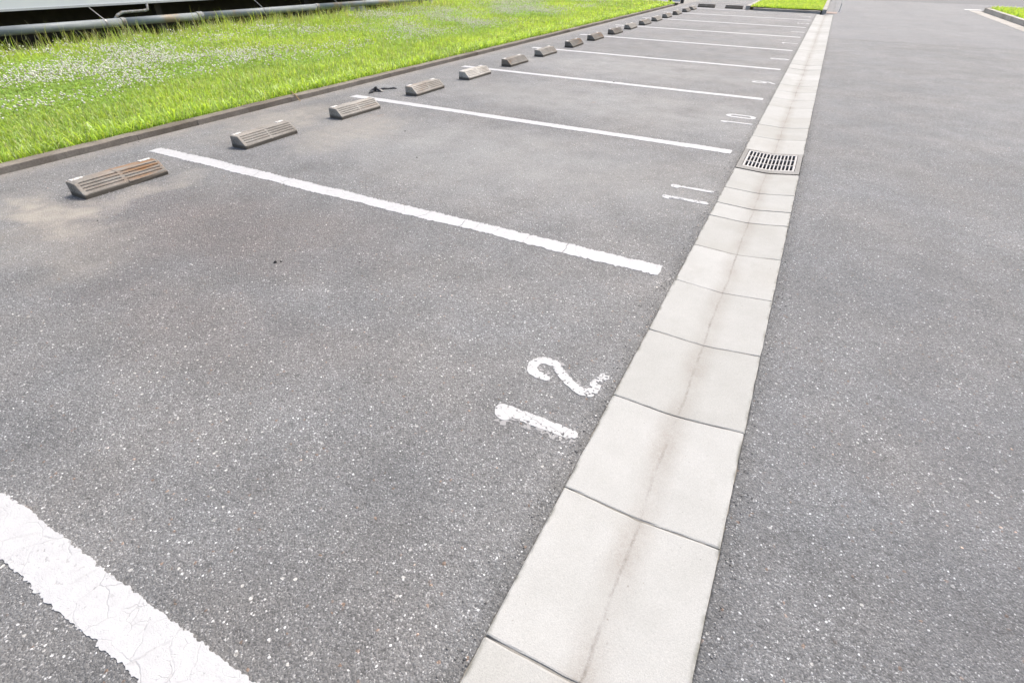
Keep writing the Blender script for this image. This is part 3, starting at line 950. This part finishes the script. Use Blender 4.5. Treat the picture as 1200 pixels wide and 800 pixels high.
LIME = np.array([.55, .77, .12]); GREEN = np.array([.38, .59, .115]); YEL = np.array([.78, .82, .28]); STRAW = np.array([.56, .55, .34])
def big_lawn():
    X, Y = scatter(1500000, -17, -4.995, -3.2, 21.1)
    keep = (Y > -2.6 + (-X - 5) * .40) & ~((X < -11.0) & (Y < 13.8)) & (Y > 12 + (-X - 11.2) * .7 * (X < -11.2) - 12 * (X > -11.2) * 2)
    bnd = -9.85 - .10 * np.clip(Y - 1, 0, 3) - .10 * np.clip(Y - 4, 0, 3)
    keep &= (X > bnd - .10 + .35 * (fbm(X * 2, Y * 2, 3, 2) - .5)) | ((X > bnd - .8) & (rng.uniform(0, 1, len(X)) < .05)) | (Y > 13.8)
    X, Y = X[keep], Y[keep]
    d = np.hypot(X - CAM.x, Y - CAM.y)
    dens = np.clip((6.5 / d) ** 1.15, .12, 1)
    clover = np.clip((fbm(X * .55 + 3, Y * .55, 31, 3) - .38) * 3.5, 0, 1) * np.clip((-X - 5.7) / .9, 0, 1) * np.clip((10.0 + X) / .9, 0, 1)
    keep = rng.uniform(0, 1, len(X)) < dens * (1 - .35 * clover) * .70
    X, Y, d, clover = X[keep], Y[keep], d[keep], clover[keep]
    n = len(X)
    pat = fbm(X * .9, Y * .9, 77, 3); pat2 = fbm(X * 3.1, Y * 3.1, 99, 2)
    back = np.clip((-X - 8.9) / 1.2, 0, 1)
    fringe = (X < -9.6) & (Y < 13)
    edge = np.clip((X + 5.6) / .5, 0, 1)
    L = rng.uniform(.07, .15, n) * (1 + .5 * back) * (.62 + .85 * pat2) * (1 - .25 * clover)
    tall = rng.uniform(0, 1, n) < (.004 + .03 * back + .10 * fringe)
    L = np.where(tall, L * 1.9, L)
    L = np.where(edge > .2, L * rng.uniform(.7, 1.15, n), L)
    wd = rng.uniform(.0045, .0085, n) * np.clip((d / 6.5) ** .8, 1, 3.2)
    wd = np.where(tall, wd * .6, wd)
    lean = np.clip(rng.normal(.58, .22, n) + .15 * edge, .05, 1.0)
    lean = np.where(tall, lean * .5, lean)
    mixg = np.clip((pat - .35) * 2.6 + rng.normal(0, .22, n) - .45 * clover, 0, 1)[:, None]
    c = GREEN * (1 - mixg) + LIME * mixg
    yl = np.clip(rng.normal(.12, .18, n) + .25 * (pat2 - .5), 0, .8)[:, None]
    c = c * (1 - yl) + YEL * yl
    c = np.where((tall & (rng.uniform(0, 1, n) < .6))[:, None], STRAW, c)
    dry = (rng.uniform(0, 1, n) < .07) & ~tall
    c = np.where(dry[:, None], STRAW * .95 + .08, c)
    c = c * rng.uniform(.50, 1.28, n)[:, None]
    tip = c * .75 + YEL * .25
    V, T, C = blades(X, Y, lawn_z(X) - .004, L, wd, lean, c, tip)
    # broad leaves sprawling over the kerb
    n2 = 5500
    X2 = -5.0 - np.abs(rng.normal(0, .13, n2)); Y2 = rng.uniform(-2.6, 21, n2)
    k2 = rng.uniform(0, 1, n2) < np.clip((fbm(Y2 * 1.3, Y2 * 0, 12, 3) - .25) * 2.2, .1, 1)
    X2, Y2 = X2[k2], Y2[k2]; n2 = len(X2)
    c2 = (LIME * .65 + GREEN * .35) * rng.uniform(.7, 1.25, n2)[:, None]
    V2, T2, C2 = blades(X2, Y2, lawn_z(X2) + .01, rng.uniform(.09, .20, n2), rng.uniform(.008, .014, n2), np.clip(rng.normal(.8, .2, n2), .3, 1.05), c2, c2 * .6 + YEL * .4)
    T = np.concatenate([T, T2 + len(V)]); V = np.concatenate([V, V2]); C = np.concatenate([C, C2])
    build_stuff('grass', V, T, C, M['leaf'], 'bright lime green unmown grass of the big lawn', 'grass')
    # clover leaves: three leaflets on a low level canopy
    X, Y = scatter(240000, -10.2, -5.3, -2, 21)
    clover = np.clip((fbm(X * .55 + 3, Y * .55, 31, 3) - .38) * 3.5, 0, 1) * np.clip((-X - 5.7) / .9, 0, 1) * np.clip((10.0 + X) / .9, 0, 1)
    d = np.hypot(X - CAM.x, Y - CAM.y)
    keep = (rng.uniform(0, 1, len(X)) < clover * np.clip(9 / d, .3, 1)) & (Y > -2.6 + (-X - 5) * .40)
    X, Y, d = X[keep], Y[keep], d[keep]
    n = len(X)
    z = lawn_z(X) + rng.uniform(.03, .10, n)
    rad = rng.uniform(.010, .016, n) * np.clip(d / 9, 1, 1.6)
    a0 = rng.uniform(0, 6.28, n)
    Vs = []; Ts = []; Cs = []
    cc = (np.array([.40, .57, .16]) * rng.uniform(.75, 1.5, n)[:, None])
    for q in range(3):
        a = a0 + q * 2.094
        c0 = np.stack([X, Y, z], 1)
        out = np.stack([np.cos(a), np.sin(a), rng.uniform(-.4, .25, n)], 1) * rad[:, None]
        sd_ = np.stack([-np.sin(a), np.cos(a), rng.uniform(-.3, .3, n)], 1) * (rad * .55)[:, None]
        V = np.stack([c0, c0 + out * .7 - sd_, c0 + out * 1.15, c0 + out * .7 + sd_], 1).reshape(-1, 3)
        b = (np.arange(n) * 4)[:, None] + q * n * 4
        Ts.append(np.concatenate([b + np.array([0, 1, 2]), b + np.array([0, 2, 3])], 1).reshape(-1, 3))
        Vs.append(V); Cs.append(np.repeat(cc, 4, 0))
    build_stuff('clover_leaves', np.concatenate(Vs), np.concatenate(Ts), np.concatenate(Cs), M['leaf'], 'low green clover leaves among the lawn grass', 'clover')
    # white clover heads
    X, Y = scatter(200000, -10.2, -5.4, -2, 19)
    clover = np.clip((fbm(X * .55 + 3, Y * .55, 31, 3) - .33) * 3.2, 0, 1) * np.clip((-X - 5.75) / .9, 0, 1) * np.clip((10.0 + X) / .9, 0, 1)
    fl = np.clip((fbm(X * 1.9, Y * 1.9, 55, 4) - .31) * 2.6, 0, 1)
    keep = (rng.uniform(0, 1, len(X)) < clover * fl * .55) & (Y > -2.6 + (-X - 5) * .40)
    X, Y = X[keep], Y[keep]; n = len(X)
    r_ = rng.uniform(.006, .0118, n)
    z = lawn_z(X) + rng.uniform(.115, .19, n)
    th = [0, 1.2566, 2.5133, 3.7699, 5.0265]
    unit = np.array([(0, 0, 1.0)] + [(math.cos(a) * .95, math.sin(a) * .95, .25) for a in th] + [(math.cos(a + .63) * .75, math.sin(a + .63) * .75, -.5) for a in th] + [(0, 0, -.8)])
    tri = []
    for i in range(5):
        j = (i + 1) % 5
        tri += [(0, 1 + i, 1 + j), (1 + i, 6 + i, 1 + j), (1 + j, 6 + i, 6 + j), (11, 6 + j, 6 + i)]
    tri = np.array(tri)
    jitter = rng.uniform(.8, 1.2, (n, 12, 1))
    V = np.stack([X, Y, z], 1)[:, None, :] + unit[None] * r_[:, None, None] * jitter
    T = (np.arange(n) * 12)[:, None, None] + tri[None]
    hc = np.where((rng.uniform(0, 1, n) < .15)[:, None], np.array([.56, .49, .43]), np.array([.88, .88, .86])) * rng.uniform(.85, 1.05, n)[:, None]
    C = np.repeat(hc[:, None, :], 12, 1)
    C[:, 6:] = C[:, 6:] * np.array([.93, .92, .88])
    build_stuff('clover_flowers', V.reshape(-1, 3), T.reshape(-1, 3), C.reshape(-1, 3), M['petal'], 'scattered small white clover flower heads in the lawn', 'flowers')
big_lawn()

def far_lawn(name, n, x0, x1, y0, y1, z, label, hmax=.13):
    X, Y = scatter(n, x0, x1, y0, y1)
    pat = fbm(X * .9, Y * .9, 7, 3)
    L = rng.uniform(.05, hmax, n); wd = rng.uniform(.012, .022, n)
    c = GREEN * .3 + LIME * .7 + (YEL - LIME) * np.clip(rng.normal(.18, .2, n) + (pat - .5), 0, .8)[:, None]
    c = c * rng.uniform(.75, 1.2, n)[:, None]
    V, T, C = blades(X, Y, np.full(n, z), L, wd, np.clip(rng.normal(.5, .2, n), .1, 1), c, c * .7 + YEL * .3)
    build_stuff(name, V, T, C, M['leaf'], label, 'grass')
far_lawn('island_grass', 26000, -2.18, .12, 20.66, 29.4, .085, 'lime green grass of the island at the end of the gutter')
far_lawn('corner_grass', 52000, 5.62, 13.5, 16, 25.7, .085, 'green grass of the lawn behind the pale kerb by the road', .22)

# ------------------------------------------------------------------ far kerbs
def kerb_run(name, label, p0, p1, w, h, L, mat, z=0.0):
    p0 = Vector((*p0, z)); p1 = Vector((*p1, z)); d = (p1 - p0); n = max(1, round(d.length / L)); st = d.length / n
    r_ = empty(name, p0); r_.rotation_euler = (0, 0, math.atan2(d.y, d.x) - math.pi / 2)
    tag(r_, label, 'kerb')
    me = kerb_stone_mesh(st - .008, w, h, 'kerb_stone', mat, .012)
    for i in range(n):
        s_ = bpy.data.objects.new('kerb_stone', me); col.objects.link(s_); s_.parent = r_
        s_.location = (0, st * i, random.uniform(-.003, .003))
    return r_
kerb_run('island_kerb', 'short kerb across the front of the grass island by the gutter end', (-2.06, 20.48), (.10, 20.48), -.13, .07, .6, M['pale_kerb'])
kerb_run('island_kerb', 'pale kerb on the outlet side of the grass island', (-2.33, 20.48), (-2.33, 29.4), -.13, .12, .6, M['pale_kerb'])
kerb_run('island_kerb', 'pale kerb on the road side of the grass island', (.26, 20.48), (.26, 29.0), .13, .12, .6, M['pale_kerb'])
kerb_run('corner_kerb', 'pale kerb along the corner lawn on the right of the road', (5.44, 14.2), (5.44, 25.6), -.13, .13, .6, M['pale_kerb'])
kerb_run('corner_kerb', 'kerb turning the far corner of the lawn towards the crossing street', (5.58, 25.95), (14.0, 25.95), .13, .13, .6, M['pale_kerb'])
eg = empty('edge_gutter', (5.06, 0, 0))
tag(eg, 'pale concrete gutter strip at the foot of the corner lawn kerb', 'gutter')
m = MB(); m.box(0, .36, 0, .592, -.10, .004, .006)
egm = m.build('tmp3', M['pale_kerb']).data; bpy.data.objects.remove(bpy.data.objects['tmp3'])
for i in range(20):
    s_ = bpy.data.objects.new('block', egm); col.objects.link(s_); s_.parent = eg; s_.location = (0, 14.2 + .6 * i, random.uniform(-.001, .001))
m = MB(); m.box(0, .55, 0, .35, -.10, .006, .006)
o = m.build('gutter_slab', M['wblock'], loc=(5.02, 26.5, 0)); tag(o, 'single white concrete slab off the corner lawn kerb end', 'slab')
# white edge strip at the end of the outlet
m = MB(); m.box(-4.85, -2.36, 23.35, 23.50, -.05, .006, .002)
o = m.build('edge_strip', M['pale_kerb']); tag(o, 'flush pale concrete strip across the outlet behind the dark stops', 'kerb strip')
# side path behind the big lawn
o = mesh_obj('side_path', [(-30, 21.3, -.003), (-4.872, 21.3, -.003), (-4.872, 31, -.003), (-30, 31, -.003)], [(0, 1, 2, 3)], M['lot'])
tag(o, 'asphalt path along the far end of the big lawn', kind='structure')
kerb_run('lawn_end_kerb', 'kerb closing the far end of the big lawn', (-4.90, 21.25), (-24, 21.25), -.12, .06, .6, M['kerb'])
# rusty cover and marker post behind the gutter end
m = MB(); m.box(.275, .60, 20.60, 21.5, -.05, .008, .003); o = m.build('basin_cover', M['rusty']); tag(o, 'rust-coloured cover plate behind the end of the gutter', 'drain cover')
mp = empty('marker_post', (.66, 21.9, 0)); tag(mp, 'thin pale marker post beside the rust-coloured cover', 'marker post')
m = MB(); m.tube([(0, 0, 0), (0, 0, .26)], .014, 10); m.build('post', M['wblock'], mp)
m = MB(); m.tube([(0, 0, 0), (0, 0, .02)], [.04, .03], 10); m.build('base', M['wblock'], mp)
m = MB(); m.tube([(0, 0, .20), (0, 0, .24)], .0155, 10); m.build('band', M['reflector'], mp)

# ------------------------------------------------------------------ white raised building, pipe
BX, BZ = -10.86, .615
bld = empty('white_building', (BX, 4, 0)); tag(bld, 'white raised building with a dark open gap under its wall', 'building')
m = MB(); m.box(-.06, 0, -11, 9.5, BZ, 3.4); m.build('wall', M['wall'], bld)
m = MB(); m.box(-9.06, -.062, 9.44, 9.5, BZ, 3.4); m.box(-9.06, -.062, -11, -10.94, BZ, 3.4); m.box(-9.12, -9.062, -11, 9.5, BZ, 3.4); m.build('end_wall', M['wall'], bld)
m = MB(); m.box(-.02, .012, -11, 9.5, BZ - .028, BZ - .002); m.build('drip_trim', M['trim'], bld)
m = MB(); m.box(-9.05, -.07, -10.9, 9.4, BZ + .01, BZ + .16); m.build('floor_slab', M['found'], bld)
m = MB(); m.box(-9.0, -1.15, -10.8, 9.3, -.1, BZ + .008); m.build('foundation', M['found'], bld)
m = MB(); m.box(-9.3, .25, -11.2, 9.7, 3.402, 3.55); m.build('roof', M['roof'], bld)
for yy in (-7.0, -3.2, .6, 4.4, 9.2):
    m = MB(); m.box(-.42, -.30, yy, yy + .12, -.05, BZ + .008); m.build('pier', M['found'], bld)
m = MB(); m.box(-.10, .0, 9.36, 9.46, .06, BZ - .03); m.build('corner_leg', M['trim'], bld)

PX, PZ, PR = -10.50, .372, .062
pipe = empty('drain_pipe', (PX, 0, 0)); tag(pipe, 'long grey drain pipe slung under the edge of the white building', 'pipe')
py = [-4.0, 1.2, 3.55, 5.05, 8.2, 13.3]
zz = lambda y: PZ - .004 * (y - 2)
for a, b in zip(py[:-1], py[1:]):
    m = MB(); m.tube([(-.012 * (a - 2), a + .002, zz(a)), (-.012 * (b - 2), b - .002, zz(b))], PR, 20); m.build('pipe_length', M['pipe'], pipe, True)
for y, ln_, rr in ((1.2, .10, .071), (3.55, .07, .071), (5.05, .12, .075), (8.2, .10, .071)):
    m = MB(); m.tube([(-.012 * (y - 2), y - ln_ / 2, zz(y)), (-.012 * (y - 2), y + ln_ / 2, zz(y))], rr, 20); m.build('coupling', M['fitting'], pipe)
for y in (3.25, 6.6, 8.9, 9.9, 12.0):
    m = MB()
    x_ = -.012 * (y - 2)
    m.tube([(x_, y - .012, zz(y)), (x_, y + .012, zz(y))], PR + .006, 20)
    m.tube([(x_, y, zz(y) + PR), (x_ - .20, y - .05, BZ - .03)], .009, 8)
    m.build('hanger', M['steel'] if y < 4 else M['fitting'], pipe)
m = MB()
m.tube([(-.03, 3.42, zz(3.4) + .03), (-.05, 3.52, zz(3.4) + .10), (-.06, 3.62, zz(3.4) + .135), (-.06, 4.02, zz(3.4) + .14), (-.06, 4.09, zz(3.4) + .155), (-.07, 4.11, zz(3.4) + .24)], .022, 10)
m.build('branch_pipe', M['fitting'], pipe, True)
for y in (10.0, 10.43):
    lab = 'white two-layer support block on the soil behind the pipe, ' + ('next to a foundation pier' if y < 10.2 else 'on the building end side')
    b_ = empty('support_block', (-11.36, y, .07)); tag(b_, lab, 'block', 'white blocks under the pipe')
    m = MB(); m.box(-.12, .12, 0, .27, 0, .095, .012); m.build('lower_pad', M['wblock'], b_)
    m = MB(); m.box(-.11, .11, .015, .255, .098, .18, .012); m.build('upper_pad', M['wblock'], b_)

# white panel between dark posts at the lawn's far corner
pn = empty('panel_stand', (-5.45, 22.2, 0)); tag(pn, 'low white panel between dark posts by the far lawn corner', 'panel stand')
m = MB(); m.box(.06, .40, 0, .10, .045, .55, .01); m.build('panel', M['wall'], pn)
m = MB(); m.box(.05, .41, -.012, .0, .16, .19); m.build('rail', M['trim'], pn)
for xa in (-.06, .43):
    m = MB(); m.box(xa, xa + .11, -.02, .12, 0, .85, .01); m.build('post', M['dark'], pn)

# ------------------------------------------------------------------ litter
sc = empty('plastic_scrap', (-4.43, 2.85, .0)); tag(sc, 'crumpled black plastic scrap lying between two wheel stops and the kerb', 'scrap')
v = []; f = []
na, nr = 18, 5
for i in range(nr + 1):
    for j in range(na):
        a = 2 * math.pi * j / na; r_ = i / nr
        k_ = .85 + .45 * math.sin(3 * a + 1) + .22 * math.sin(7 * a)
        x, y = r_ * .075 * k_ * math.cos(a), r_ * .085 * k_ * math.sin(a)
        v.append((x, y, .006 + (1 - r_) * .035 * (.6 + .8 * random.random()) + .012 * random.random() * (i < nr)))
for i in range(nr):
    for j in range(na):
        a = i * na + j; b = i * na + (j + 1) % na
        f.append((a, a + na, b + na, b))
mesh_obj('crumpled_sheet', v, f, M['black'], sc)
m = MB(); m.tube([(.0, .05, .012), (.04, .12, .018), (.06, .17, .010), (.10, .23, .012), (.13, .25, .006)], [.010, .012, .007, .010, .005], 6); m.build('strip', M['black'], sc)
m = MB(); m.tube([(.0, -.05, .012), (.03, -.11, .016), (.02, -.16, .006)], [.012, .010, .006], 6); m.build('strip', M['black'], sc)
m = MB(); m.tube([(-4.99, 2.02, .075), (-4.93, 1.99, .066), (-4.86, 1.96, .058), (-4.78, 1.94, .008)], [.006, .007, .006, .004], 6)
o = m.build('dry_stalk', M['straw']); tag(o, 'dry orange stalk hanging over the kerb edge', 'stalk')

# loose grit: along the gutter edges, the kerb and in the stalls
def grit():
    pts = []
    n = 900
    y = rng.uniform(-2.6, 4, n); pts.append(np.stack([-np.abs(rng.normal(0, .035, n)) - .006, y, rng.uniform(.0015, .0042, n)], 1))
    n = 700
    y = rng.uniform(-2.6, 4, n); pts.append(np.stack([W + .006 + np.abs(rng.normal(0, .03, n)), y, rng.uniform(.0015, .004, n)], 1))
    n = 700
    pts.append(np.stack([rng.uniform(-4.5, 0, n), rng.uniform(-2.6, 4, n), rng.uniform(.0012, .0032, n)], 1))
    n = 350
    pts.append(np.stack([rng.uniform(W, 3, n), rng.uniform(-2.6, 4, n), rng.uniform(.0012, .0034, n)], 1))
    n = 260
    pts.append(np.stack([-4.86 + np.abs(rng.normal(0, .05, n)), rng.uniform(-1.5, 8, n), rng.uniform(.002, .006, n)], 1))
    for ys_ in SY[:8]:
        n = 70
        pts.append(np.stack([-3.82 + np.abs(rng.normal(0, .03, n)), ys_ + rng.uniform(-.05, .65, n), rng.uniform(.0015, .005, n)], 1))
    pts.append(np.array([(-3.0, 1.55, .010), (-2.42, .95, .008), (-2.05, 5.05, .012), (-1.6, -.72, .006), (-3.4, -1.1, .006), (-2.0, -.95, .012), (-1.98, -.93, .008)]))
    P = np.concatenate(pts); n = len(P)
    unit = np.array([(1, 0, 0), (-.9, .2, 0), (.1, 1, 0), (-.1, -1, .1), (.1, .1, .8), (0, 0, -.3)])
    tri = np.array([(0, 2, 4), (2, 1, 4), (1, 3, 4), (3, 0, 4), (2, 0, 5), (1, 2, 5), (3, 1, 5), (0, 3, 5)])
    a = rng.uniform(0, 6.28, n); ca, sa = np.cos(a), np.sin(a)
    u = unit[None] * rng.uniform(.65, 1.3, (n, 6, 1))
    x = u[..., 0] * ca[:, None] - u[..., 1] * sa[:, None]; yv = u[..., 0] * sa[:, None] + u[..., 1] * ca[:, None]
    V = np.stack([x, yv, u[..., 2]], 2) * P[:, 2][:, None, None]
    V[..., 0] += P[:, 0][:, None]; V[..., 1] += P[:, 1][:, None]; V[..., 2] += P[:, 2][:, None] * .25
    T = (np.arange(n) * 6)[:, None, None] + tri[None]
    g = np.where(rng.uniform(0, 1, n) < .35, rng.uniform(.4, .62, n), rng.uniform(.09, .26, n))
    g[-7:] = .03
    C = np.repeat((g[:, None] * np.array([1, .97, .93]))[:, None, :], 6, 1)
    build_stuff('loose_grit', V.reshape(-1, 3), T.reshape(-1, 3), C.reshape(-1, 3), M['grit'], 'loose grit and stone chips along gutter and kerb', 'grit')
grit()
